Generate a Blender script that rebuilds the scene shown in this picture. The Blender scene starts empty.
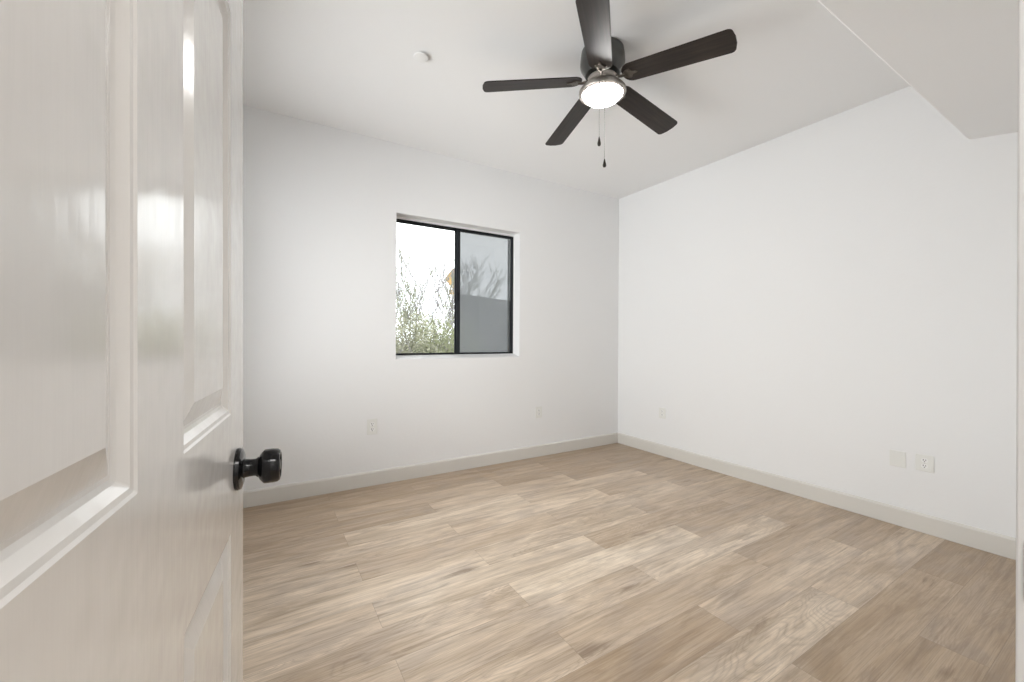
import bpy, bmesh, math, random
from mathutils import Vector, Matrix
PI = math.pi
scene = bpy.context.scene
C = scene.collection

# ------------------------------------------------------------------ camera
FPX, YAW, ROLL = 411.49, 0.54517, 0.005
cam_d = bpy.data.cameras.new('camera')
cam = bpy.data.objects.new('camera', cam_d)
C.objects.link(cam)
cam_d.sensor_fit = 'HORIZONTAL'
cam_d.sensor_width = 36.0
cam_d.lens = FPX / 1024 * 36.0
cam_d.shift_y = -1.716 / 1024
cam_d.clip_start = 0.02
cam_d.clip_end = 400
F = Vector((math.sin(YAW), math.cos(YAW), 0))
R = Vector((math.cos(YAW), -math.sin(YAW), 0))
U = Vector((0, 0, 1))
R2 = R * math.cos(ROLL) + U * math.sin(ROLL)
U2 = -R * math.sin(ROLL) + U * math.cos(ROLL)
M = Matrix((R2, U2, -F)).transposed().to_4x4()
M.translation = Vector((0, 0, 1.1))
cam.matrix_world = M
scene.camera = cam

# ------------------------------------------------------------------ view, world, lights
scene.view_settings.view_transform = 'Standard'
scene.view_settings.look = 'None'
scene.view_settings.gamma = 1
scene.view_settings.use_curve_mapping = False
scene.view_settings.exposure = 0.03

world = bpy.data.worlds.new('overcast_sky')
scene.world = world
world.use_nodes = True
wn = world.node_tree.nodes
wl = world.node_tree.links
bg = wn['Background']
tc = wn.new('ShaderNodeTexCoord')
nz = wn.new('ShaderNodeTexNoise')
nz.inputs['Scale'].default_value = 2.2
nz.inputs['Detail'].default_value = 5
rp = wn.new('ShaderNodeValToRGB')
rp.color_ramp.elements[0].position = 0.35
rp.color_ramp.elements[0].color = (0.86, 0.90, 0.97, 1)
rp.color_ramp.elements[1].position = 0.62
rp.color_ramp.elements[1].color = (1.0, 1.0, 1.0, 1)
wl.new(tc.outputs['Generated'], nz.inputs['Vector'])
wl.new(nz.outputs['Fac'], rp.inputs['Fac'])
wl.new(rp.outputs['Color'], bg.inputs['Color'])
bg.inputs['Strength'].default_value = 3.0

# room numbers (metres)
XR, YB, HC = 3.26, 3.18, 2.607      # right wall, back wall, ceiling
XL, YF = -0.52, 0.078               # left wall, room face of the wall with the door
HALL_Y = -1.45
WX0, WX1, WZ0, WZ1 = 0.880, 2.008, 0.938, 2.074   # window opening
WREC = 0.10
DZ = 2.05                            # door opening height
DX0, DX1 = -0.165, 0.650             # door opening
FAN = Vector((1.510, 1.594))

def area(name, loc, rot, sx, sy, power, col=(1, 1, 1), portal=False, spread=None):
    l = bpy.data.lights.new(name, 'AREA')
    l.shape = 'RECTANGLE'; l.size = sx; l.size_y = sy; l.energy = power; l.color = col
    if portal: l.cycles.is_portal = True
    o = bpy.data.objects.new(name, l); C.objects.link(o)
    o.location = loc; o.rotation_euler = rot
    return o
area('window_daylight_portal', ((WX0+WX1)/2, YB+0.16, (WZ0+WZ1)/2), (-PI/2, 0, 0), WX1-WX0, WZ1-WZ0, 1, portal=True)
HALL_POWER = 38
SIDE_FILL = 53      # added fill from the left, through a made-up window
W2 = (1.20, 2.84, 0.55, 2.20)
FAN_LAMP = 62.0

# ------------------------------------------------------------------ helpers
def tag(o, label, cat, group=None, kind=None):
    o['label'] = label; o['category'] = cat
    if group: o['group'] = group
    if kind: o['kind'] = kind
    return o
def obj(name, bm, mat, parent=None, smooth=False, bevel=0, auto=None, segs=2):
    me = bpy.data.meshes.new(name)
    bmesh.ops.recalc_face_normals(bm, faces=bm.faces)
    bm.to_mesh(me); bm.free()
    o = bpy.data.objects.new(name, me); C.objects.link(o)
    mats = mat if isinstance(mat, (list, tuple)) else [mat]
    for m in mats: me.materials.append(m)
    if smooth:
        for p in me.polygons: p.use_smooth = True
        if auto is not None:
            me.set_sharp_from_angle(angle=math.radians(auto))
    if bevel:
        b = o.modifiers.new('bevel', 'BEVEL'); b.width = bevel; b.segments = segs
        b.limit_method = 'ANGLE'; b.angle_limit = math.radians(40)
    if parent: o.parent = parent
    return o
def empty(name, loc=(0, 0, 0), rz=0):
    o = bpy.data.objects.new(name, None); C.objects.link(o)
    o.location = loc; o.rotation_euler = (0, 0, rz); o.empty_display_size = 0.1
    return o
def box(bm, x0, x1, y0, y1, z0, z1, mi=0, mtx=None):
    v = [bm.verts.new((x, y, z)) for x in (x0, x1) for y in (y0, y1) for z in (z0, z1)]
    if mtx is not None:
        for q in v: q.co = mtx @ q.co
    for f in ((0,1,3,2),(4,6,7,5),(0,4,5,1),(2,3,7,6),(0,2,6,4),(1,5,7,3)):
        fc = bm.faces.new([v[i] for i in f]); fc.material_index = mi
def lathe(bm, prof, n=48, mtx=None, cap=True, mi=0):
    """prof: list of (radius, z) ; axis = local z"""
    rings = []
    for r, z in prof:
        if r < 1e-6:
            rings.append([bm.verts.new((0, 0, z))])
        else:
            rings.append([bm.verts.new((r*math.cos(2*PI*i/n), r*math.sin(2*PI*i/n), z)) for i in range(n)])
    for a, b in zip(rings, rings[1:]):
        for i in range(n):
            j = (i+1) % n
            if len(a) == 1 and len(b) == 1: continue
            if len(a) == 1: f = bm.faces.new((a[0], b[i], b[j]))
            elif len(b) == 1: f = bm.faces.new((a[i], b[0], a[j]))
            else: f = bm.faces.new((a[i], b[i], b[j], a[j]))
            f.material_index = mi
    if cap:
        for rg in (rings[0], rings[-1]):
            if len(rg) > 1: bm.faces.new(rg).material_index = mi
    if mtx is not None:
        for rg in rings:
            for v in rg: v.co = mtx @ v.co
def tube(bm, pts, rad, n=6, mi=0):
    pts = [Vector(p) for p in pts]
    if not isinstance(rad, (list, tuple)): rad = [rad]*len(pts)
    rings = []
    ref = Vector((0.31, 0.17, 0.93)).normalized()
    for i, p in enumerate(pts):
        d = (pts[min(i+1, len(pts)-1)] - pts[max(i-1, 0)]).normalized()
        a = d.cross(ref)
        if a.length < 1e-3: a = d.cross(Vector((1, 0, 0)))
        a.normalize(); b = d.cross(a)
        rings.append([bm.verts.new(p + (a*math.cos(2*PI*k/n) + b*math.sin(2*PI*k/n))*rad[i]) for k in range(n)])
    for r0, r1 in zip(rings, rings[1:]):
        for k in range(n):
            bm.faces.new((r0[k], r0[(k+1) % n], r1[(k+1) % n], r1[k])).material_index = mi
    bm.faces.new(rings[0]).material_index = mi; bm.faces.new(rings[-1]).material_index = mi
def prism(bm, outline, z0, z1, mtx=None, mi=0):
    a = [bm.verts.new((x, y, z0)) for x, y in outline]
    b = [bm.verts.new((x, y, z1)) for x, y in outline]
    if mtx is not None:
        for v in a+b: v.co = mtx @ v.co
    n = len(a)
    bm.faces.new(a).material_index = mi; bm.faces.new(b).material_index = mi
    for i in range(n):
        bm.faces.new((a[i], a[(i+1) % n], b[(i+1) % n], b[i])).material_index = mi

# ------------------------------------------------------------------ materials
def new_mat(name):
    m = bpy.data.materials.new(name); m.use_nodes = True
    return m, m.node_tree.nodes, m.node_tree.links, m.node_tree.nodes['Principled BSDF']
def plain(name, col, rough=0.5, metal=0.0, bump=0.0, bscale=200, spec=0.5, var=0.0, coat=0.0):
    m, n, l, p = new_mat(name)
    p.inputs['Base Color'].default_value = (*col, 1)
    p.inputs['Roughness'].default_value = rough
    p.inputs['Metallic'].default_value = metal
    p.inputs['Specular IOR Level'].default_value = spec
    p.inputs['Coat Weight'].default_value = coat
    t = n.new('ShaderNodeTexCoord')
    if var:
        q = n.new('ShaderNodeTexNoise'); q.inputs['Scale'].default_value = 6; q.inputs['Detail'].default_value = 4
        l.new(t.outputs['Object'], q.inputs['Vector'])
        r = n.new('ShaderNodeValToRGB')
        r.color_ramp.elements[0].position = .3; r.color_ramp.elements[1].position = .7
        r.color_ramp.elements[0].color = (*[c*(1-var) for c in col], 1)
        r.color_ramp.elements[1].color = (*[min(1, c*(1+var)) for c in col], 1)
        l.new(q.outputs['Fac'], r.inputs['Fac']); l.new(r.outputs['Color'], p.inputs['Base Color'])
    if bump:
        q = n.new('ShaderNodeTexNoise'); q.inputs['Scale'].default_value = bscale; q.inputs['Detail'].default_value = 3
        b = n.new('ShaderNodeBump'); b.inputs['Strength'].default_value = bump; b.inputs['Distance'].default_value = 0.002
        l.new(t.outputs['Object'], q.inputs['Vector']); l.new(q.outputs['Fac'], b.inputs['Height'])
        l.new(b.outputs['Normal'], p.inputs['Normal'])
    return m

M_WALL = plain('white_wall_paint', (0.855, 0.855, 0.855), 0.75, bump=0.25, bscale=45, spec=0.25)
M_CEIL = plain('white_ceiling_paint', (0.895, 0.895, 0.895), 0.85, bump=0.2, bscale=60, spec=0.2)
M_BASE = plain('greige_baseboard_paint', (0.70, 0.675, 0.63), 0.45, spec=0.4)
M_TRIM = plain('white_trim_paint', (0.80, 0.80, 0.80), 0.4)
M_PLATE = plain('white_plastic_plate', (0.81, 0.81, 0.78), 0.35)
M_RECEPT = plain('white_receptacle', (0.90, 0.90, 0.89), 0.35)
M_SLOT = plain('dark_slot', (0.03, 0.03, 0.03), 0.6)
M_SCREW = plain('plate_screw', (0.6, 0.6, 0.58), 0.35, 0.3)
M_BLACKF = plain('black_aluminium', (0.006, 0.007, 0.010), 0.45, spec=0.25)
M_BLACKF2 = plain('dark_grey_aluminium', (0.018, 0.021, 0.025), 0.45, spec=0.25)
M_KNOB = plain('black_knob_metal', (0.006, 0.006, 0.007), 0.14, 0.0, spec=0.35)
M_NICKEL = plain('brushed_nickel', (0.42, 0.39, 0.36), 0.32, 0.85, var=.08)
M_PEWTER = plain('dark_pewter', (0.10, 0.10, 0.095), 0.28, 0.8, var=.15)
M_IRON = plain('dark_bronze', (0.16, 0.14, 0.12), 0.3, 0.8, var=.15)
M_STRIKE = plain('dark_steel', (0.12, 0.12, 0.12), 0.35, 0.9)
M_FOB = plain('dark_wood_fob', (0.02, 0.014, 0.01), 0.35)
M_CHAIN = plain('bead_chain_steel', (0.45, 0.44, 0.42), 0.35, 0.8)

# door paint: glossy with an embossed vertical wood grain
def door_mat():
    m, n, l, p = new_mat('door_gloss_paint')
    p.inputs['Base Color'].default_value = (0.66, 0.64, 0.615, 1)
    p.inputs['Roughness'].default_value = 0.19
    p.inputs['IOR'].default_value = 1.6
    p.inputs['Coat Weight'].default_value = 0.5; p.inputs['Coat Roughness'].default_value = 0.12
    p.inputs['Specular IOR Level'].default_value = 0.5
    t = n.new('ShaderNodeTexCoord')
    mp = n.new('ShaderNodeMapping'); mp.inputs['Scale'].default_value = (150, 150, 9)
    q = n.new('ShaderNodeTexNoise'); q.inputs['Scale'].default_value = 1.0; q.inputs['Detail'].default_value = 3
    q2 = n.new('ShaderNodeTexNoise'); q2.inputs['Scale'].default_value = 26; q2.inputs['Detail'].default_value = 1
    b = n.new('ShaderNodeBump'); b.inputs['Strength'].default_value = 0.30; b.inputs['Distance'].default_value = 0.0006
    b2 = n.new('ShaderNodeBump'); b2.inputs['Strength'].default_value = 0.5; b2.inputs['Distance'].default_value = 0.0022
    l.new(t.outputs['Object'], mp.inputs['Vector']); l.new(mp.outputs['Vector'], q.inputs['Vector'])
    l.new(t.outputs['Object'], q2.inputs['Vector'])
    l.new(q.outputs['Fac'], b.inputs['Height']); l.new(q2.outputs['Fac'], b2.inputs['Height'])
    l.new(b.outputs['Normal'], b2.inputs['Normal']); l.new(b2.outputs['Normal'], p.inputs['Normal'])
    return m
M_DOOR = door_mat()

# floor planks: colour follows per-plank tone and seed attributes
def floor_mat():
    m, n, l, p = new_mat('oak_plank_floor')
    def N(t, **k):
        x = n.new(t)
        for a, b in k.items(): setattr(x, a, b)
        return x
    def math_(op, a, b=None, clamp=False):
        x = N('ShaderNodeMath', operation=op, use_clamp=clamp)
        for i, v in enumerate((a, b)):
            if v is None: continue
            if isinstance(v, (int, float)): x.inputs[i].default_value = v
            else: l.new(v, x.inputs[i])
        return x.outputs[0]
    def ramp(fac, stops):
        r = N('ShaderNodeValToRGB')
        while len(r.color_ramp.elements) < len(stops): r.color_ramp.elements.new(0.5)
        for e, (pos, c) in zip(r.color_ramp.elements, stops):
            e.position = pos; e.color = (*c, 1) if len(c) == 3 else c
        l.new(fac, r.inputs['Fac']); return r.outputs['Color']
    def mix(f, a, b, mode='MIX'):
        x = N('ShaderNodeMix', data_type='RGBA', blend_type=mode)
        if isinstance(f, (int, float)): x.inputs[0].default_value = f
        else: l.new(f, x.inputs[0])
        for i, v in ((6, a), (7, b)):
            if isinstance(v, tuple): x.inputs[i].default_value = (*v, 1)
            else: l.new(v, x.inputs[i])
        return x.outputs[2]
    geo = N('ShaderNodeTexCoord')
    tone = N('ShaderNodeAttribute', attribute_name='tone').outputs['Fac']
    seed = N('ShaderNodeAttribute', attribute_name='seed').outputs['Fac']
    cmb = N('ShaderNodeCombineXYZ')
    l.new(math_('MULTIPLY', seed, 37.0), cmb.inputs[0]); l.new(math_('MULTIPLY', seed, 91.0), cmb.inputs[1]); l.new(math_('MULTIPLY', seed, 53.0), cmb.inputs[2])
    add = N('ShaderNodeVectorMath', operation='ADD')
    l.new(geo.outputs['Object'], add.inputs[0]); l.new(cmb.outputs[0], add.inputs[1])
    def noise(sx, sy, detail=4, rough=0.5, dist=0.0):
        mp = N('ShaderNodeMapping'); mp.inputs['Scale'].default_value = (sx, sy, 1)
        l.new(add.outputs[0], mp.inputs['Vector'])
        q = N('ShaderNodeTexNoise'); q.inputs['Scale'].default_value = 1
        q.inputs['Detail'].default_value = detail; q.inputs['Roughness'].default_value = rough; q.inputs['Distortion'].default_value = dist
        l.new(mp.outputs[0], q.inputs['Vector']); return q.outputs['Fac']
    broad = noise(1.5, 7.5, 5, .6, .9)
    streak = noise(1.5, 60, 6, .62, .25)
    fine = noise(5, 260, 3, .65)
    patch = noise(2.2, 5.5, 4, .55, 1.2)
    wander = noise(3.0, 26, 5, .65, 1.0)
    # cathedral rings
    mp = N('ShaderNodeMapping'); mp.inputs['Scale'].default_value = (1.1, 7.5, 1)
    l.new(add.outputs[0], mp.inputs['Vector'])
    ringn = N('ShaderNodeTexNoise'); ringn.inputs['Scale'].default_value = 1.0; ringn.inputs['Detail'].default_value = 2; ringn.inputs['Distortion'].default_value = .4
    l.new(mp.outputs[0], ringn.inputs['Vector'])
    rings = math_('ABSOLUTE', math_('SINE', math_('MULTIPLY', ringn.outputs['Fac'], 95.0)))
    rings = math_('POWER', rings, 0.6)
    # knots
    mk = N('ShaderNodeMapping'); mk.inputs['Scale'].default_value = (2.0, 5.2, 1)
    l.new(add.outputs[0], mk.inputs['Vector'])
    vor = N('ShaderNodeTexVoronoi'); vor.inputs['Scale'].default_value = 1.0
    l.new(mk.outputs[0], vor.inputs['Vector'])
    kn = math_('MULTIPLY', vor.outputs['Distance'], 1.0)
    kfac = ramp(math_('ADD', kn, math_('MULTIPLY', math_('SUBTRACT', wander, 0.5), 0.75)), [(0.0, (1, 1, 1)), (0.14, (0, 0, 0))])
    base = ramp(tone, [(0.0, (0.36, 0.262, 0.172)), (0.35, (0.57, 0.44, 0.315)), (0.65, (0.82, 0.68, 0.53)), (1.0, (0.95, 0.83, 0.67))])
    col = mix(ramp(broad, [(0.40, (0, 0, 0)), (0.64, (1, 1, 1))]), base, mix(0.5, base, (0.31, 0.20, 0.10)))
    col = mix(ramp(patch, [(0.46, (0, 0, 0)), (0.68, (0.75, 0.75, 0.75))]), col, mix(0.5, col, (0.36, 0.30, 0.26)))
    col = mix(ramp(streak, [(0.34, (0.38, 0.38, 0.38)), (0.52, (0, 0, 0))]), col, mix(0.5, col, (0.22, 0.155, 0.105)))
    col = mix(ramp(streak, [(0.52, (0, 0, 0)), (0.68, (0.3, 0.3, 0.3))]), col, mix(0.5, col, (0.88, 0.78, 0.65)))
    col = mix(ramp(wander, [(0.36, (0.75, 0.75, 0.75)), (0.50, (0, 0, 0))]), col, mix(0.42, col, (0.23, 0.155, 0.09)))
    rmask = ramp(seed, [(0.72, (.05, .05, .05)), (0.80, (.32, .32, .32))])
    col = mix(math_('MULTIPLY', math_('SUBTRACT', 1.0, rings), rmask), col, (0.26, 0.185, 0.13))
    col = mix(ramp(fine, [(0.38, (0.5, 0.5, 0.5)), (0.55, (0, 0, 0))]), col, mix(0.5, col, (0.20, 0.14, 0.10)))
    col = mix(math_('MULTIPLY', kfac, 0.48), col, (0.15, 0.09, 0.055))
    # seams from the plank UVs (metres inside the plank)
    uv = N('ShaderNodeUVMap', uv_map='plank')
    sx = N('ShaderNodeSeparateXYZ'); l.new(uv.outputs[0], sx.inputs[0])
    PLl, PLw = 1.153, 0.1775
    eu = math_('MINIMUM', sx.outputs[0], math_('SUBTRACT', PLl, sx.outputs[0]))
    ev = math_('MINIMUM', sx.outputs[1], math_('SUBTRACT', PLw, sx.outputs[1]))
    e = math_('MINIMUM', eu, ev)
    seam = math_('LESS_THAN', e, 0.0011)
    col = mix(math_('MULTIPLY', seam, 0.38), col, (0.20, 0.14, 0.10))
    l.new(col, p.inputs['Base Color'])
    rg = math_('ADD', math_('MULTIPLY', streak, 0.14), 0.24)
    l.new(rg, p.inputs['Roughness'])
    p.inputs['Specular IOR Level'].default_value = 0.42
    b = N('ShaderNodeBump'); b.inputs['Strength'].default_value = 0.25; b.inputs['Distance'].default_value = 0.0008
    hh = math_('SUBTRACT', math_('ADD', fine, math_('MULTIPLY', streak, .6)), math_('MULTIPLY', seam, 1.5))
    l.new(hh, b.inputs['Height']); l.new(b.outputs['Normal'], p.inputs['Normal'])
    return m
M_FLOOR = floor_mat()

def blade_mat():
    m, n, l, p = new_mat('dark_walnut_blade')
    t = n.new('ShaderNodeTexCoord'); mp = n.new('ShaderNodeMapping'); mp.inputs['Scale'].default_value = (4, 60, 20)
    q = n.new('ShaderNodeTexNoise'); q.inputs['Scale'].default_value = 1; q.inputs['Detail'].default_value = 5; q.inputs['Distortion'].default_value = .5
    r = n.new('ShaderNodeValToRGB')
    r.color_ramp.elements[0].position = .35; r.color_ramp.elements[0].color = (0.011, 0.008, 0.007, 1)
    r.color_ramp.elements[1].position = .7; r.color_ramp.elements[1].color = (0.036, 0.026, 0.021, 1)
    l.new(t.outputs['Object'], mp.inputs[0]); l.new(mp.outputs[0], q.inputs['Vector']); l.new(q.outputs['Fac'], r.inputs['Fac'])
    l.new(r.outputs['Color'], p.inputs['Base Color'])
    p.inputs['Roughness'].default_value = 0.41
    p.inputs['Specular IOR Level'].default_value = 0.38
    return m
M_BLADE = blade_mat()

def glass_mat(name, tint=(1, 1, 1), refl=0.06):
    m = bpy.data.materials.new(name); m.use_nodes = True
    n, l = m.node_tree.nodes, m.node_tree.links
    n.remove(n['Principled BSDF']); out = n['Material Output']
    a = n.new('ShaderNodeBsdfTransparent'); a.inputs['Color'].default_value = (*tint, 1)
    g = n.new('ShaderNodeBsdfGlossy'); g.inputs['Roughness'].default_value = 0.01
    fr = n.new('ShaderNodeFresnel'); fr.inputs['IOR'].default_value = 1.45
    x = n.new('ShaderNodeMixShader')
    l.new(fr.outputs[0], x.inputs[0]); l.new(a.outputs[0], x.inputs[1]); l.new(g.outputs[0], x.inputs[2]); l.new(x.outputs[0], out.inputs[0])
    return m
M_GLASS = glass_mat('clear_window_glass', (0.97, 0.985, 0.98))
def screen_mat():
    m = bpy.data.materials.new('insect_screen_mesh'); m.use_nodes = True
    n, l = m.node_tree.nodes, m.node_tree.links
    n.remove(n['Principled BSDF']); out = n['Material Output']
    a = n.new('ShaderNodeBsdfTransparent')
    d = n.new('ShaderNodeBsdfDiffuse'); d.inputs['Color'].default_value = (0.27, 0.282, 0.297, 1)
    tr = n.new('ShaderNodeBsdfTranslucent'); tr.inputs['Color'].default_value = (0.27, 0.282, 0.297, 1)
    ds = n.new('ShaderNodeMixShader'); ds.inputs[0].default_value = 0.5
    l.new(d.outputs[0], ds.inputs[1]); l.new(tr.outputs[0], ds.inputs[2])
    x = n.new('ShaderNodeMixShader')
    # wire density, slightly uneven from dust
    t = n.new('ShaderNodeTexCoord'); q = n.new('ShaderNodeTexNoise'); q.inputs['Scale'].default_value = 5
    mr = n.new('ShaderNodeMapRange'); mr.inputs['To Min'].default_value = 0.845; mr.inputs['To Max'].default_value = 0.88
    l.new(t.outputs['Object'], q.inputs['Vector']); l.new(q.outputs['Fac'], mr.inputs['Value']); l.new(mr.outputs[0], x.inputs[0])
    l.new(a.outputs[0], x.inputs[1]); l.new(ds.outputs[0], x.inputs[2]); l.new(x.outputs[0], out.inputs[0])
    return m
M_SCREEN = screen_mat()
def emit_mat(name, col, s):
    m, n, l, p = new_mat(name)
    p.inputs['Base Color'].default_value = (0.9, 0.9, 0.9, 1); p.inputs['Roughness'].default_value = 0.3
    p.inputs['Emission Color'].default_value = (*col, 1); p.inputs['Emission Strength'].default_value = s
    return m
M_BOWL = emit_mat('lit_frosted_glass', (1.0, 0.985, 0.96), FAN_LAMP)

M_BARK = plain('grey_brown_bark', (0.26, 0.245, 0.25), 0.9, var=.25)
M_GREENBARK = plain('palo_verde_bark', (0.26, 0.27, 0.19), 0.9, var=.2)
M_LEAF = plain('pale_olive_leaf', (0.24, 0.26, 0.13), 0.7, var=.25)
M_LEAF2 = plain('dry_olive_leaf', (0.27, 0.27, 0.18), 0.7, var=.25)
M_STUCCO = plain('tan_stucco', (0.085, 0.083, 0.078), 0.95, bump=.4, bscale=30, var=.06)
M_DIRT = plain('desert_ground', (0.2, 0.17, 0.14), 0.95, var=.15)
M_SIGNY = plain('sign_yellow_orange', (0.62, 0.36, 0.10), 0.5)
M_SIGNK = plain('sign_dark', (0.10, 0.10, 0.12), 0.5)
M_POST = plain('galvanised_post', (0.5, 0.5, 0.5), 0.5, 0.6)

# ------------------------------------------------------------------ room shell
T = 0.14
# floor of planks (one mesh; the planks are its pattern)
random.seed(7)
PL, PW, Y0 = 1.153, 0.1775, 1.59
tones = {  # (row index from y=1.59, plank start x) -> tone, window gloss at left and far-corner shade painted in, read from the photograph
    (-1, 0.95): .92, (-1, 2.10): .38, (-1, -.20): .72,
    (-2, 0.40): .72, (-2, 1.55): .80, (-2, 2.70): .48, (-2, -.75): .7,
    (-3, 0.95): .50, (-3, 2.10): .4, (-3, -.20): .68,
    (-4, 0.40): .30, (-4, 1.55): .55, (-4, 2.70): .35,
    (-5, 0.95): .80, (-5, 2.10): .55, (-5, 3.26): .2,
    (-6, 0.40): .6, (-6, 1.55): .34, (-6, 2.70): .12,
    (-7, 0.95): .30, (-7, 2.10): .22,
    (-8, 0.40): .3, (-8, 1.55): .15, (-8, 2.70): .12,
    (0, 0.40): .85, (0, 1.55): .42, (0, 2.70): .4, (0, -.75): .7,
    (1, -.20): .8, (1, 0.95): .78, (1, 2.10): .5,
    (2, -.75): .82, (2, 0.40): .50, (2, 1.55): .6, (2, 2.70): .45,
    (3, -.20): .7, (3, 0.95): .7, (3, 2.10): .38,
    (4, -.75): .42, (4, 0.40): .85, (4, 1.55): .55, (4, 2.70): .25,
    (5, -.20): .36, (5, 0.95): .55, (5, 2.10): .22,
    (6, -.75): .30, (6, 0.40): .45, (6, 1.55): .22, (6, 2.70): .12,
    (7, -.20): .25, (7, 0.95): .3, (7, 2.10): .1,
    (8, -.75): .2, (8, 0.40): .25, (8, 1.55): .1, (8, 2.70): .05,
}
bm = bmesh.new()
uvl = bm.loops.layers.uv.new('plank')
tl = bm.faces.layers.float.new('tone'); sl = bm.faces.layers.float.new('seed')
xmin, xmax, ymin, ymax = -1.3, XR+T, HALL_Y-T, YB+T
for row in range(-18, 11):
    ya, yb = Y0 + row*PW, Y0 + (row+1)*PW
    off = 0.395 if row % 2 == 0 else 0.95
    for k in range(-3, 4):
        xa = off + k*PL; xb = xa + PL
        cx0, cx1, cy0, cy1 = max(xa, xmin), min(xb, xmax), max(ya, ymin), min(yb, ymax)
        if cx1 <= cx0 or cy1 <= cy0: continue
        t = random.uniform(.25, .8)
        for (r_, x_), v_ in tones.items():
            if r_ == row and abs(x_-xa) < .06: t = v_
        vs = [bm.verts.new(q) for q in ((cx0, cy0, 0), (cx1, cy0, 0), (cx1, cy1, 0), (cx0, cy1, 0))]
        f = bm.faces.new(vs); f[tl] = .47+(t-.47)*.78; f[sl] = random.random()
        for lp in f.loops: lp[uvl].uv = (lp.vert.co.x-xa, lp.vert.co.y-ya)
bmesh.ops.remove_doubles(bm, verts=bm.verts, dist=1e-5)
low = bmesh.ops.extrude_face_region(bm, geom=list(bm.faces))
for v in [g for g in low['geom'] if isinstance(g, bmesh.types.BMVert)]: v.co.z = -0.10
flr = obj('floor', bm, M_FLOOR)
tag(flr, 'pale oak-look plank floor of the empty bedroom', 'floor', kind='structure')

bm = bmesh.new(); box(bm, -1.3, XR+T, HALL_Y-T, YB+T, HC, HC+.12)
tag(obj('ceiling', bm, M_CEIL), 'flat white ceiling above the fan', 'ceiling', kind='structure')
# soffit: horizontal far edge, underside sloping down towards the door wall
bm = bmesh.new()
sy, sz0 = 0.629, 2.189
prof = [(sy+.0, HC), (sy, sz0+.012), (sy-.010, sz0), (YF, sz0-.092), (YF, HC)]
a = [bm.verts.new((XL, y, z)) for y, z in prof]; b = [bm.verts.new((XR, y, z)) for y, z in prof]
bm.faces.new(a); bm.faces.new(b)
for i in range(5): bm.faces.new((a[i], a[(i+1) % 5], b[(i+1) % 5], b[i]))
tag(obj('ceiling_soffit', bm, M_CEIL), 'dropped soffit with sloping underside over the door wall', 'soffit', kind='structure')

def wall_with_hole(name, axis, c0, c1, u0, u1, z1, hu0, hu1, hz0, hz1, mat):
    bm = bmesh.new()
    def bx(a0, a1, b0, b1):
        if a1-a0 < 1e-6 or b1-b0 < 1e-6: return
        if axis == 'y': box(bm, a0, a1, c0, c1, b0, b1)
        else: box(bm, c0, c1, a0, a1, b0, b1)
    bx(u0, hu0, 0, z1); bx(hu1, u1, 0, z1); bx(hu0, hu1, 0, hz0); bx(hu0, hu1, hz1, z1)
    bmesh.ops.remove_doubles(bm, verts=bm.verts, dist=1e-5)
    return obj(name, bm, mat)
tag(wall_with_hole('wall_back', 'y', YB, YB+T, XL-T, XR+T, HC, WX0, WX1, WZ0, WZ1, M_WALL), 'white far wall with the sliding window', 'wall', kind='structure')
tag(wall_with_hole('wall_front', 'y', YF-.12, YF, -1.3, XR+T, HC, DX0, DX1, 0, DZ, M_WALL), 'white wall around the open doorway', 'wall', kind='structure')
bm = bmesh.new(); box(bm, XR, XR+T, YF, YB, 0, HC)
tag(obj('wall_right', bm, M_WALL), 'plain white right wall with blank plate and outlets', 'wall', kind='structure')
tag(wall_with_hole('wall_left', 'x', XL-T, XL, YF, YB, HC, *W2, M_WALL), 'white left wall hidden behind the open door', 'wall', kind='structure')
# hallway the camera stands at the edge of
bm = bmesh.new(); box(bm, -1.3, XR+T, HALL_Y-T, HALL_Y, 0, HC)
tag(obj('wall_hall', bm, M_WALL), 'white hallway wall opposite the doorway', 'wall', kind='structure')
bm = bmesh.new(); box(bm, -1.3-T, -1.3, HALL_Y-T, YF, 0, HC)
tag(obj('wall_hall_end', bm, M_WALL), 'white end wall of the hallway', 'wall', kind='structure')
bm = bmesh.new(); box(bm, XR+T, XR+2*T, HALL_Y-T, YF, 0, HC)
tag(obj('wall_hall_far', bm, M_WALL), 'white far end wall of the hallway', 'wall', kind='structure')
hl = area('hall_fill_light', (0.2, -0.75, HC-.03), (0, 0, 0), 1.6, 0.5, HALL_POWER, (1, .985, .96))  # added fill lamp behind the camera, out of view

# baseboards
def baseboard(name, p0, p1, nrm, label):
    """profile swept p0->p1, nrm points into the room"""
    bm = bmesh.new()
    prof = [(0, .001), (.014, .001), (.014, .096), (.0105, .104), (.006, .108), (0, .108)]
    a = [bm.verts.new((p0[0]+nrm[0]*d, p0[1]+nrm[1]*d, z)) for d, z in prof]
    b = [bm.verts.new((p1[0]+nrm[0]*d, p1[1]+nrm[1]*d, z)) for d, z in prof]
    n = len(prof); bm.faces.new(a); bm.faces.new(b)
    for i in range(n): bm.faces.new((a[i], a[(i+1) % n], b[(i+1) % n], b[i]))
    return tag(obj(name, bm, M_BASE), label, 'baseboard', kind='structure')
baseboard('baseboard_back', (XL, YB), (XR, YB), (0, -1), 'greige baseboard along the window wall')
baseboard('baseboard_right', (XR, YF), (XR, YB-.014), (-1, 0), 'greige baseboard along the right wall')
baseboard('baseboard_left', (XL, YF), (XL, YB-.014), (1, 0), 'greige baseboard behind the open door')

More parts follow.
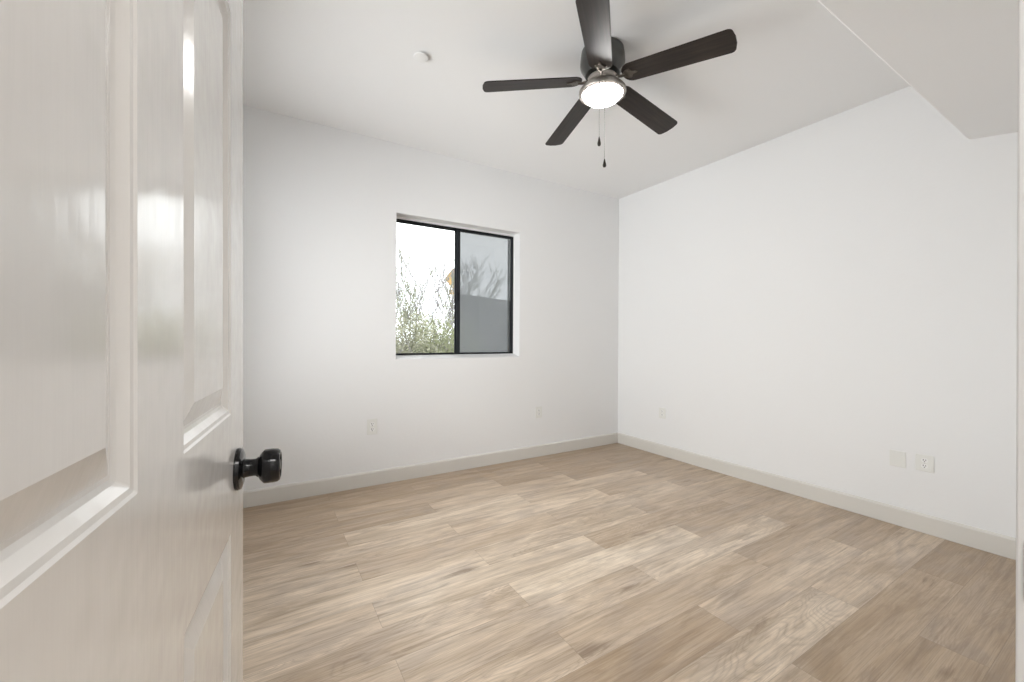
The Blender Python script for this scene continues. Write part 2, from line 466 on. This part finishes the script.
# ------------------------------------------------------------------ doorway lining on the right
tilt = Matrix.Identity(4); tilt[0][2] = ROLL*R.x*1.0; tilt[1][2] = ROLL*R.y*0.0
def lean(x0, z0): return Matrix.Translation((0, 0, 0)) @ Matrix(((1, 0, -ROLL*.9, ROLL*.9*1.1), (0, 1, 0, 0), (0, 0, 1, 0), (0, 0, 0, 1)))
bm = bmesh.new()
box(bm, DX1, DX1+.018, YF-.125, YF+.013, 0.001, DZ+.01, mtx=lean(0, 0))
jamb = obj('trim_1', bm, M_TRIM, bevel=.0015)
tag(jamb, 'white door jamb at the right edge of the doorway', 'door jamb', kind='structure')
bm = bmesh.new()
prof = [(-.0, .013), (.0, .0), (.058, 0), (.058, .016), (.050, .018), (.010, .015)]
a = [(DX1+.0185+x, YF+y) for x, y in prof]
prism(bm, a, 0.001, DZ+.06)
tag(obj('trim_2', bm, M_TRIM), 'white door casing beside the jamb', 'door casing', kind='structure')
bm = bmesh.new()
z0 = 0.872
prism(bm, [(DX1-.0016, YF-.035), (DX1+.0002, YF-.035), (DX1+.0002, YF+.0072), (DX1-.0016, YF+.0072)], z0-.028, z0+.028, mtx=Matrix.Translation((-ROLL*.9*(z0-1.1), 0, 0)))
sp = obj('strike_plate', bm, M_STRIKE, jamb, bevel=.0005)
sp['label'] = 'dark metal strike plate'

# ------------------------------------------------------------------ door
u = Vector((0.1106, 0.9939, 0)); nrm = Vector((0.9939, -0.1106, 0))
DW, DH, DT = 0.813, 2.03, 0.035
hinge_face = Vector((-0.0296, 0.873, 0)) - u*DW
door = empty('door_1', (hinge_face.x, hinge_face.y, 0.010))
# local axes: x = along the leaf from the hinge, y = thickness (towards -normal), z up ; leaf out of plumb by 0.3 degrees
cosd = 1/math.cos(0)
MD = Matrix(((u.x, -nrm.x, -ROLL*.9, ROLL*.9*1.1), (u.y, -nrm.y, 0, 0), (0, 0, 1, 0), (0, 0, 0, 1)))
tag(door, 'open white six-panel door with black knob', 'door', kind='structure')
def door_leaf():
    bm = bmesh.new()
    st = .109
    xs = [(st+.001, .350), (.465, DW-st)]          # panels measured from the hinge
    xs = [(DW-.703, DW-.463), (DW-.348, DW-.109)]
    zs = [(.225, .789), (.972, 1.590), (1.704, 1.897)]
    prof = [(0, 0), (.0025, .0016), (.007, .0022), (.0095, .0042), (.014, .0078), (.018, .0095), (.0215, .0095), (.034, .0055), (.046, .0018)]
    for side in (0, 1):
        def P(x, z, d): return (x, d if side == 0 else DT-d, z)
        gx = sorted({0, DW, *[c for a in xs for c in a]}); gz = sorted({0, DH, *[c for a in zs for c in a]})
        for i in range(len(gx)-1):
            for j in range(len(gz)-1):
                if (gx[i], gx[i+1]) in xs and (gz[j], gz[j+1]) in zs: continue
                bm.faces.new([bm.verts.new(P(*q, 0)) for q in ((gx[i], gz[j]), (gx[i+1], gz[j]), (gx[i+1], gz[j+1]), (gx[i], gz[j+1]))])
        for xa, xb in xs:
            for za, zb in zs:
                rings = []
                for o_, d in prof:
                    rings.append([bm.verts.new(P(*q, d)) for q in ((xa+o_, za+o_), (xb-o_, za+o_), (xb-o_, zb-o_), (xa+o_, zb-o_))])
                for r0, r1 in zip(rings, rings[1:]):
                    for k in range(4): bm.faces.new((r0[k], r0[(k+1) % 4], r1[(k+1) % 4], r1[k]))
                bm.faces.new(rings[-1])
    for q in (((0,0,0),(0,DT,0),(0,DT,DH),(0,0,DH)), ((DW,0,0),(DW,DT,0),(DW,DT,DH),(DW,0,DH)),
              ((0,0,0),(DW,0,0),(DW,DT,0),(0,DT,0)), ((0,0,DH),(DW,0,DH),(DW,DT,DH),(0,DT,DH))):
        bm.faces.new([bm.verts.new(v) for v in q])
    bmesh.ops.remove_doubles(bm, verts=bm.verts, dist=1e-5)
    for v in bm.verts: v.co = MD @ v.co
    return bm
obj('door_leaf', door_leaf(), M_DOOR, door, bevel=.0012)
# knob
KX, KZ = DW-.060, .874
K0 = MD @ Vector((KX, 0, KZ))
zax = nrm; xax = Vector((0, 0, 1)); yax = zax.cross(xax)
def knob_parts(mk):
    par = None
    bm = bmesh.new(); lathe(bm, [(0, 0), (.0335, 0), (.0340, .003), (.0325, .007), (.026, .0095), (.018, .0105), (0, .0105)], 56, mk)
    ros = obj('knob_rosette', bm, M_KNOB, door, True, auto=40)
    bm = bmesh.new(); lathe(bm, [(0, .008), (.0185, .0085), (.0150, .012), (.0140, .019), (.0140, .027), (.0165, .030), (.0165, .033), (0, .033)], 48, mk)
    obj('knob_neck', bm, M_KNOB, door, True, auto=40)
    bm = bmesh.new(); lathe(bm, [(0, .031), (.016, .031), (.021, .0335), (.0268, .0385), (.0278, .0405), (.0280, .052), (.0272, .059), (.0245, .0625), (.021, .0635), (.0195, .0625), (.0190, .0615), (0, .0615)], 64, mk)
    kb = obj('door_knob', bm, M_KNOB, door, True, auto=35)
    bm = bmesh.new(); lathe(bm, [(0, .0615), (.0085, .0615), (.0080, .0635), (0, .0638)], 32, mk)
    box(bm, -.0035, .0035, -.0007, .0007, .0637, .0641, mtx=mk)
    obj('knob_button', bm, M_STRIKE, kb, True, auto=35)
mk = Matrix((xax, yax, zax)).transposed().to_4x4(); mk.translation = K0
knob_parts(mk)
K1 = MD @ Vector((KX, DT, KZ))
mk2 = Matrix((xax, -yax, -zax)).transposed().to_4x4(); mk2.translation = K1
knob_parts(mk2)
bm = bmesh.new()
box(bm, DW-.0005, DW+.0012, .006, .029, KZ-.028, KZ+.028)
box(bm, DW, DW+.009, .012, .023, KZ-.009, KZ+.009)
for v in bm.verts: v.co = MD @ v.co
obj('latch', bm, M_STRIKE, door, bevel=.0005)
for hz in (.20, 1.02, 1.84):
    bm = bmesh.new()
    hp = MD @ Vector((-.006, DT+.004, hz))
    lathe(bm, [(0, -.045), (.0055, -.045), (.0055, .045), (0, .045)], 20, Matrix.Translation(hp))
    obj('hinge', bm, M_STRIKE, door, True, auto=40)

# ------------------------------------------------------------------ window
win = empty('window_1', (WX0, YB+WREC, WZ0))
tag(win, 'black framed sliding window with insect screen on its right half', 'window', kind='structure')
wl_ = Vector(win.location)
def wob(name, bm, mat, par=None, **k):
    for v in bm.verts: v.co -= wl_
    return obj(name, bm, mat, par or win, **k)
y0 = YB+WREC
MX = 1.4255                                     # meeting rail
FX0, FX1, FZ0, FZ1 = WX0, 2.000, 0.968, 2.057   # outer size of the black frame
def frame(bm, xa, xb, za, zb, ya, yb, l_, r_, b_, t_):
    box(bm, xa, xa+l_, ya, yb, za, zb); box(bm, xb-r_, xb, ya, yb, za, zb)
    box(bm, xa+l_, xb-r_, ya, yb, za, za+b_); box(bm, xa+l_, xb-r_, ya, yb, zb-t_, zb)
# white plastered sill, sloping gently into the room, and the filler at head and side
bm = bmesh.new()
a = [bm.verts.new((WX0, y, z)) for y, z in ((YB+.001, WZ0), (YB+.006, WZ0+.006), (y0, FZ0), (YB+T-.001, FZ0), (YB+T-.001, WZ0))]
b = [bm.verts.new((WX1, v.co.y, v.co.z)) for v in a]
bm.faces.new(a); bm.faces.new(b)
for i in range(5): bm.faces.new((a[i], a[(i+1) % 5], b[(i+1) % 5], b[i]))
wob('window_sill', bm, M_TRIM)
bm = bmesh.new(); box(bm, WX0, WX1, y0-.002, YB+T-.001, FZ1, WZ1); box(bm, FX1, WX1, y0-.002, YB+T-.001, FZ0, FZ1)
wob('frame_surround', bm, M_TRIM)
bm = bmesh.new(); frame(bm, FX0, FX1, FZ0, FZ1, y0, y0+.036, .020, .016, .011, .016)
wob('window_frame', bm, M_BLACKF, bevel=.001)
bm = bmesh.new(); frame(bm, FX0+.018, MX+.020, FZ0+.009, FZ1-.014, y0+.020, y0+.034, .012, .024, .006, .008)
fl = wob('fixed_sash', bm, M_BLACKF, bevel=.001)
bm = bmesh.new(); box(bm, FX0+.026, MX, y0+.0255, y0+.0295, FZ0+.013, FZ1-.020)
g = wob('glass_pane', bm, M_GLASS); g.parent = fl
bm = bmesh.new(); frame(bm, MX+.004, FX1-.014, FZ0+.009, FZ1-.014, y0+.003, y0+.018, .034, .012, .005, .006)
fs = wob('sliding_sash', bm, M_BLACKF2, bevel=.001)
bm = bmesh.new(); box(bm, MX+.03, FX1-.022, y0+.009, y0+.013, FZ0+.012, FZ1-.018)
g = wob('glass_pane', bm, M_GLASS); g.parent = fs
bm = bmesh.new()
box(bm, MX+.012, MX+.030, y0-.006, y0+.004, 1.43, 1.50); box(bm, MX+.016, MX+.026, y0-.014, y0-.004, 1.445, 1.475)
lt = wob('latch', bm, M_BLACKF, bevel=.0015); lt.parent = fs
bm = bmesh.new(); frame(bm, MX+.030, FX1-.016, FZ0+.008, FZ1-.012, y0+.0365, y0+.0395, .012, .022, .008, .008)
fsc = wob('screen_frame', bm, plain('grey_screen_frame', (.36, .38, .40), .5))
bm = bmesh.new()
va = [bm.verts.new(q) for q in ((MX+.04, y0+.038, FZ0+.014), (FX1-.03, y0+.038, FZ0+.014), (FX1-.03, y0+.038, FZ1-.018), (MX+.04, y0+.038, FZ1-.018))]
bm.faces.new(va)
g = wob('screen_mesh', bm, M_SCREEN); g.parent = fsc

# unseen window added on the left wall to carry fill light
fill_win = empty('added_window', (XL-.10, W2[0], W2[2])); tag(fill_win, 'black framed window added unseen on the left wall for fill light', 'window', kind='structure')
def w2ob(name, bm, mat, par=None, **k):
    for v in bm.verts: v.co -= Vector(fill_win.location)
    return obj(name, bm, mat, par or fill_win, **k)
def frame2(bm, ya, yb, za, zb, xa, xb, w):
    box(bm, xa, xb, ya, ya+w, za, zb); box(bm, xa, xb, yb-w, yb, za, zb)
    box(bm, xa, xb, ya+w, yb-w, za, za+w); box(bm, xa, xb, ya+w, yb-w, zb-w, zb)
bm = bmesh.new(); frame2(bm, *W2, XL-.13, XL-.10, .022); box(bm, XL-.128, XL-.103, 2.0, 2.04, W2[2]+.022, W2[3]-.022)
w2ob('window_frame', bm, M_BLACKF)
bm = bmesh.new(); box(bm, XL-.118, XL-.114, W2[0]+.02, W2[1]-.02, W2[2]+.02, W2[3]-.02)
w2ob('glass_pane', bm, M_GLASS)
area('side_fill_light', (XL-.16, (W2[0]+W2[1])/2, (W2[2]+W2[3])/2), (0, -PI/2, 0), W2[3]-W2[2], W2[1]-W2[0], SIDE_FILL, (1, .985, 1.0))  # added area lamp, evens out walls and ceiling

# ------------------------------------------------------------------ ceiling fan
ZB = 2.440                                      # blade roots
fan = empty('ceiling_fan', (FAN.x, FAN.y, HC))
tag(fan, 'dark five-blade ceiling fan with lit round lamp', 'ceiling fan')
def fob_(name, bm, mat, par=None, **k):         # built in metres around the fan axis, z absolute
    for v in bm.verts: v.co.z -= HC
    return obj(name, bm, mat, par or fan, **k)
bm = bmesh.new()
lathe(bm, [(0, HC-.001), (.102, HC-.001), (.108, HC-.006), (.112, HC-.03), (.115, HC-.07), (.113, HC-.085), (.104, HC-.10), (.094, HC-.118), (.088, HC-.128), (0, HC-.128)], 72)
fob_('motor_housing', bm, M_PEWTER, smooth=True, auto=35)
bm = bmesh.new()
lathe(bm, [(0, ZB+.026), (.072, ZB+.026), (.078, ZB+.018), (.078, ZB-.002), (.066, ZB-.010), (.050, ZB-.014), (.050, ZB-.024), (0, ZB-.024)], 60)
fob_('blade_hub', bm, M_NICKEL, smooth=True, auto=35)
bm = bmesh.new()
ZR = 2.392
lathe(bm, [(.050, ZR+.022), (.085, ZR+.020), (.112, ZR+.013), (.120, ZR+.003), (.1215, ZR-.008), (.118, ZR-.015), (.106, ZR-.018), (.0995, ZR-.014), (.0995, ZR+.006), (.050, ZR+.010), (.050, ZR+.022)], 80, cap=False)
fob_('lamp_ring', bm, M_NICKEL, smooth=True, auto=35)
bm = bmesh.new()
pr = [(.0985, ZR+.002), (.0985, ZR-.013)]
for i in range(1, 11):
    a = i/10*PI/2
    pr.append((.0985*math.cos(a) if i < 10 else 0, ZR-.013-.044*math.sin(a)))
lathe(bm, [(0, ZR+.003)]+pr, 80)
lamp = fob_('lamp_bowl', bm, M_BOWL, smooth=True, auto=50); lamp['label'] = 'glowing white frosted glass bowl'

angles = [152.3, 77.5, 6.0, -69.1, -137.2]
droop = math.atan((ZB-2.394)/.47)
def blade_outline(L0, L1, w0, w1):
    pts = []
    rc = .028
    def arc(cx, cy, r, a0, a1, n=7):
        return [(cx+r*math.cos(a0+(a1-a0)*i/n), cy+r*math.sin(a0+(a1-a0)*i/n)) for i in range(n+1)]
    # bowed tip
    tip = arc(L1-.006-rc*.8, w1/2-rc*.8, rc*.8, PI/2, .2) + [(L1, w1*.15), (L1, -w1*.15)] + arc(L1-.006-rc*.8, -w1/2+rc*.8, rc*.8, -.2, -PI/2)
    root = arc(L0+w0*.42, -w0/2+w0*.42, w0*.42, -PI/2, -PI) + arc(L0+w0*.42, w0/2-w0*.42, w0*.42, PI, PI/2)
    return tip + root
for ang in angles:
    mt = (Matrix.Rotation(math.radians(ang), 4, 'Z') @ Matrix.Translation((.12, 0, ZB)) @ Matrix.Rotation(droop, 4, 'Y') @
          Matrix.Rotation(math.radians(-11), 4, 'X'))
    bm = bmesh.new(); prism(bm, blade_outline(-.010, .505, .116, .130), -.003, .003)
    for v in bm.verts: v.co = v.co
    me_o = obj('blade', bm, M_BLADE, fan, bevel=.0012)
    me_o.matrix_local = Matrix.Translation((0, 0, -HC)) @ mt
    # blade iron: curved arm with a three-lobed plate under the blade root
    bm = bmesh.new()
    tube(bm, [(-.052, 0, .004), (-.035, 0, -.004), (-.012, 0, -.008), (.010, 0, -.0065)], [.009, .0075, .007, .008], 8)
    prism(bm, [(-.006, -.012), (.015, -.026), (.032, -.028), (.038, -.018), (.045, -.009), (.064, -.006), (.068, 0), (.064, .006), (.045, .009), (.038, .018), (.032, .028), (.015, .026), (-.006, .012)], -.0075, -.0035)
    for sx_, sy_ in ((.028, -.019), (.028, .019), (.057, 0)):
        lathe(bm, [(0, -.0035), (.005, -.0085), (.0035, -.0105), (0, -.011)], 10, Matrix.Translation((sx_, sy_, 0)), cap=False)
    ir = obj('blade_iron', bm, M_IRON, fan, True, auto=30)
    ir.matrix_local = Matrix.Translation((0, 0, -HC)) @ mt
# pull chains hang from the side of the lamp ring nearest the doorway
toc = Vector((-FAN.x, -FAN.y, 0)).normalized(); side = Vector((toc.y, -toc.x, 0))
def chain(off, d, z0, z1, fl_):
    p = toc*d + side*off
    bm = bmesh.new()
    tube(bm, [(toc.x*.085+side.x*off, toc.y*.085+side.y*off, z0), (p.x, p.y, z0-.004), (p.x, p.y, z0-.03), (p.x, p.y, z1+fl_)], .0015, 6)
    nb = int((z0-.03-z1-fl_)/.012)
    for i in range(nb):
        lathe(bm, [(0, -.0024), (.0024, 0), (0, .0024)], 6, Matrix.Translation((p.x, p.y, z1+fl_+i*.012)), cap=False)
    ch = fob_('pull_chain', bm, M_CHAIN, smooth=True)
    bm = bmesh.new()
    lathe(bm, [(0, z1+fl_), (.0025, z1+fl_), (.0040, z1+fl_*.78), (.0085, z1+fl_*.32), (.0085, z1+fl_*.18), (.006, z1+.002), (0, z1)], 20, Matrix.Translation((p.x, p.y, 0)))
    q = fob_('pull_fob', bm, M_FOB, smooth=True); q.parent = ch
chain(.014, .128, ZR-.010, 2.052, .046)
chain(-.012, .128, ZR-.010, 1.945, .042)

# ------------------------------------------------------------------ ceiling cover plate
bm = bmesh.new()
lathe(bm, [(0, -.0005), (.022, -.0005), (.022, -.009), (.0385, -.009), (.0395, -.011), (.037, -.0135), (.020, -.0150), (0, -.0152)], 48)
o = obj('ceiling_cover', bm, plain('off_white_cover', (.87, .87, .865), .6), None, True, auto=40)
o.location = (.714, 2.125, HC)
tag(o, 'small round white cover plate on the ceiling left of the fan', 'sprinkler cover')

# ------------------------------------------------------------------ wall plates
def plate_base(w, h, th=.006):
    bm = bmesh.new(); box(bm, -w/2, w/2, -th, 0, -h/2, h/2)
    return bm
def outlet(loc, rz, w, h, label, cat='outlet', group=None):
    e = empty('wall_outlet', loc, rz); tag(e, label, cat, group)
    obj('cover_plate', plate_base(w, h), M_PLATE, e, bevel=.0022, segs=3)
    sc = h/.115
    for s in (-1, 1):
        bm = bmesh.new(); zc = s*.0195*sc
        outl = []
        rr = .0172*sc
        for i in range(28):
            a = 2*PI*i/28; outl.append((rr*math.cos(a), max(-.0135*sc, min(.0135*sc, rr*math.sin(a)))))
        rot = Matrix.Translation((0, -.0058, zc)) @ Matrix.Rotation(PI/2, 4, 'X')
        prism(bm, outl, 0, .0018, rot)
        rc = obj('receptacle', bm, M_RECEPT, e, bevel=.0004)
        bm = bmesh.new()
        for sx_, hh in ((-.0064, .0050), (.0064, .0042)):
            box(bm, (sx_-.0018)*sc, (sx_+.0018)*sc, -.0080, -.0074, zc+(.0035-hh)*sc, zc+(.0035+hh)*sc)
        lathe(bm, [(0, 0), (.0032*sc, 0), (.0032*sc, .0006), (0, .0006)], 12, Matrix.Translation((0, -.0074, zc-.0078*sc)) @ Matrix.Rotation(PI/2, 4, 'X'))
        sl_ = obj('slots', bm, M_SLOT, rc)
    bm = bmesh.new(); lathe(bm, [(0, 0), (.003*sc, 0), (.0026*sc, .001), (0, .0012)], 16, Matrix.Translation((0, -.0058, 0)) @ Matrix.Rotation(PI/2, 4, 'X'))
    obj('screw', bm, M_SCREW, e, True, auto=40)
outlet((.705, YB-.0002, .440), 0, .074, .116, 'white duplex outlet on the far wall, below the window at its left')
outlet((2.225, YB-.0002, .415), 0, .072, .104, 'white duplex outlet on the far wall, near the room corner')
outlet((XR-.0002, 2.605, .405), -PI/2, .076, .100, 'white duplex outlet on the right wall, far end near the corner')
outlet((XR-.0002, .790, .400), -PI/2, .078, .095, 'white duplex outlet on the right wall, beside the blank plate')
bm = plate_base(.074, .095)
o = obj('blank_plate', bm, M_PLATE, None, bevel=.0022, segs=3); o.location = (XR-.0002, .908, .396); o.rotation_euler.z = -PI/2
tag(o, 'blank white wall plate on the right wall, left of the near outlet', 'wall plate')

# ------------------------------------------------------------------ outside
GZ = -0.35
bm = bmesh.new(); box(bm, -30, 70, YB+T+.02, 110, GZ-.2, GZ)
tag(obj('ground_outside', bm, M_DIRT), 'bare tan desert ground outside the window', 'ground', kind='structure')

def limb(bm, tips, p, d, L, r, depth, spread, up, rnd, kids=(2, 3), minr=.004):
    n = 4; pts = [p.copy()]; rad = [r]; q = p.copy(); dd = d.copy()
    for i in range(n):
        dd = (dd + Vector((rnd.uniform(-1, 1), rnd.uniform(-1, 1), rnd.uniform(-.6, 1)+up))*.16).normalized()
        q = q + dd*L/n; pts.append(q.copy()); rad.append(max(minr*.8, r*(1-.5*(i+1)/n)))
    tube(bm, pts, rad, 5 if r > .02 else 3)
    if depth == 0:
        tips.append((pts, dd)); return
    for k in range(rnd.randint(*kids)):
        t = rnd.uniform(.35, 1) if k else 1
        idx = min(n, max(1, int(round(t*n))))
        ax = Vector((rnd.uniform(-1, 1), rnd.uniform(-1, 1), rnd.uniform(-.3, .9))).normalized()
        nd = (dd + ax*spread).normalized()
        limb(bm, tips, pts[idx], nd, L*rnd.uniform(.6, .82), max(minr, rad[idx]*.72), depth-1, spread, up, rnd, kids, minr)
def leaf(bm, p, s, rnd):
    a = Vector((rnd.uniform(-1, 1), rnd.uniform(-1, 1), rnd.uniform(-1, 1))).normalized()
    b = a.orthogonal().normalized()*s*.45; a = a*s
    bm.faces.new([bm.verts.new(q) for q in (p-a, p+b, p+a, p-b)])
def tree(name, loc, seed, h, stems, depth, spread, leaves, lsize, bark, lmat, label, up=.35, lzmax=99, r0=.05, minr=.006, kids=(2, 3), lean_=(0, 0)):
    rnd = random.Random(seed)
    t = empty(name, loc); tag(t, label, 'tree' if 'tree' in name else 'shrub')
    bm = bmesh.new(); tips = []
    for s in range(stems):
        a = 2*PI*s/stems + rnd.uniform(-.4, .4)
        d = Vector((math.cos(a)*.55+lean_[0], math.sin(a)*.55+lean_[1], 1)).normalized()
        limb(bm, tips, Vector((math.cos(a)*.06, math.sin(a)*.06, -.02)), d, h*.36, r0, depth, spread, up, rnd, kids, minr)
    obj('branches', bm, bark, t)
    bm = bmesh.new()
    for i in range(leaves):
        pts, dd = rnd.choice(tips)
        p = rnd.choice(pts) + Vector((rnd.gauss(0, .05), rnd.gauss(0, .05), rnd.gauss(0, .05)))
        if p.z > lzmax*rnd.uniform(.6, 1): continue
        leaf(bm, p, lsize*rnd.uniform(.6, 1.3), rnd)
    f = obj('foliage', bm, lmat, t); f['kind'] = 'stuff'
    return t
def at(px, depth, z=0):
    """world point seen in pixel column px at the given distance along the view axis"""
    d = F*depth + R*((px-512)/FPX*depth)
    return (d.x, d.y, z)
tree('bare_tree', at(402, 8.6, GZ), 3, 3.3, 4, 5, .62, 1500, .028, M_BARK, M_LEAF, 'leafless grey desert tree seen in the left pane of the window', lzmax=2.6, minr=.0062, r0=.05)
tree('bare_tree', at(432, 9.8, GZ), 11, 3.5, 4, 5, .60, 3800, .030, M_GREENBARK, M_LEAF, 'sparse green-barked tree right of the leafless one, behind the meeting rail', lzmax=3.0, minr=.0066, r0=.05)
tree('bare_tree', at(468, 9.6, GZ), 29, 2.15, 4, 5, .7, 300, .022, M_BARK, M_LEAF, 'thin bare tree in front of the stucco wall behind the screen', minr=.0045, r0=.03)
def shrub(loc, seed, rx, rz, n, lmat, label):
    rnd = random.Random(seed)
    t = empty('desert_shrub', loc); tag(t, label, 'shrub')
    bm = bmesh.new(); tips = []
    for s in range(9):
        a = 2*PI*s/9
        limb(bm, tips, Vector((math.cos(a)*.05, math.sin(a)*.05, -.02)), Vector((math.cos(a)*.8, math.sin(a)*.8, 1)).normalized(), rz*.45, .016, 2, .6, .3, rnd, (2, 3), .004)
    obj('stems', bm, M_BARK, t)
    bm = bmesh.new()
    for i in range(n):
        a = rnd.uniform(0, 2*PI); ph = math.acos(rnd.uniform(-.1, 1)); rr = rnd.uniform(.55, 1.0)**.5*(1+.16*math.sin(5*a+seed)*math.sin(3*ph))
        p = Vector((rx*rr*math.sin(ph)*math.cos(a), rx*rr*math.sin(ph)*math.sin(a), max(.03, rz*rr*math.cos(ph)+rnd.gauss(0, .05))))
        leaf(bm, p, rnd.uniform(.018, .040), rnd)
    f = obj('foliage', bm, lmat, t); f['kind'] = 'stuff'
shrub(at(404, 7.2, GZ), 1, 1.0, 1.78, 11000, M_LEAF2, 'rounded dry olive shrub at the lower left of the window view')
shrub(at(447, 7.6, GZ), 2, 1.00, 1.80, 11000, M_LEAF, 'rounded green shrub low beside the meeting rail of the window')
shrub(at(425, 9.0, GZ), 5, 1.1, 1.9, 8000, M_LEAF2, 'shrub standing behind the two rounded shrubs')
shrub(at(476, 6.6, GZ), 8, .7, 1.15, 5000, M_LEAF, 'low green shrub behind the screened pane')

# long tall stucco garden wall, its near end behind the meeting rail
bd = empty('stucco_wall', at(457.5, 12.0, GZ)); tag(bd, 'tall grey-tan stucco wall seen through the screened pane', 'garden wall')
th = math.atan((790-512)/FPX)
d1 = (F*math.cos(th) + R*math.sin(th)); d2 = Vector((-d1.y, d1.x, 0))
def bbox(bm, s0, s1, t0, t1, z0, z1):
    mt = Matrix(((d1.x, d2.x, 0, 0), (d1.y, d2.y, 0, 0), (0, 0, 1, -GZ), (0, 0, 0, 1)))
    box(bm, s0, s1, t0, t1, z0, z1, mtx=mt)
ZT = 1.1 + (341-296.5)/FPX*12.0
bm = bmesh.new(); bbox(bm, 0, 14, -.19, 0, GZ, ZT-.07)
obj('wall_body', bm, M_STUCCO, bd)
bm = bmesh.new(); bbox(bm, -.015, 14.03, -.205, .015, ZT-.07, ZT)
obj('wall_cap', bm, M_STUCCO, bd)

# road sign, half hidden by the meeting rail
SD = 17.0
rs = empty('road_sign', at(452.6, SD, GZ)); tag(rs, 'yellow-orange diamond road sign with small plaque, half behind the window rail', 'road sign')
fz = math.atan2(F.y, F.x)
mz = Matrix.Rotation(fz - PI/2 - .50, 4, 'Z')
cz = 1.1 + (341-280.5)/FPX*SD - GZ
bm = bmesh.new(); tube(bm, [(0, .03, 0), (0, .03, cz+.35)], .03, 8); obj('post', bm, M_POST, rs)
bm = bmesh.new(); h_ = .43
face = mz @ Matrix.Translation((0, 0, cz)) @ Matrix.Rotation(PI/2, 4, 'X')
prism(bm, [(0, h_), (h_*.96, 0), (0, -h_), (-h_*.96, 0)], 0, .008, face)
pn = obj('sign_panel', bm, M_SIGNY, rs)
bm = bmesh.new()
prism(bm, [(-.045, -.28), (.045, -.28), (.045, .08), (.12, .08), (0, .26), (-.12, .08), (-.045, .08)], .0085, .011, face)
obj('arrow', bm, M_SIGNK, pn)
bm = bmesh.new(); f2 = mz @ Matrix.Translation((0, 0, cz-.56)) @ Matrix.Rotation(PI/2, 4, 'X')
prism(bm, [(-.20, -.10), (.20, -.10), (.20, .10), (-.20, .10)], 0, .008, f2)
obj('plaque', bm, M_SIGNY, rs)
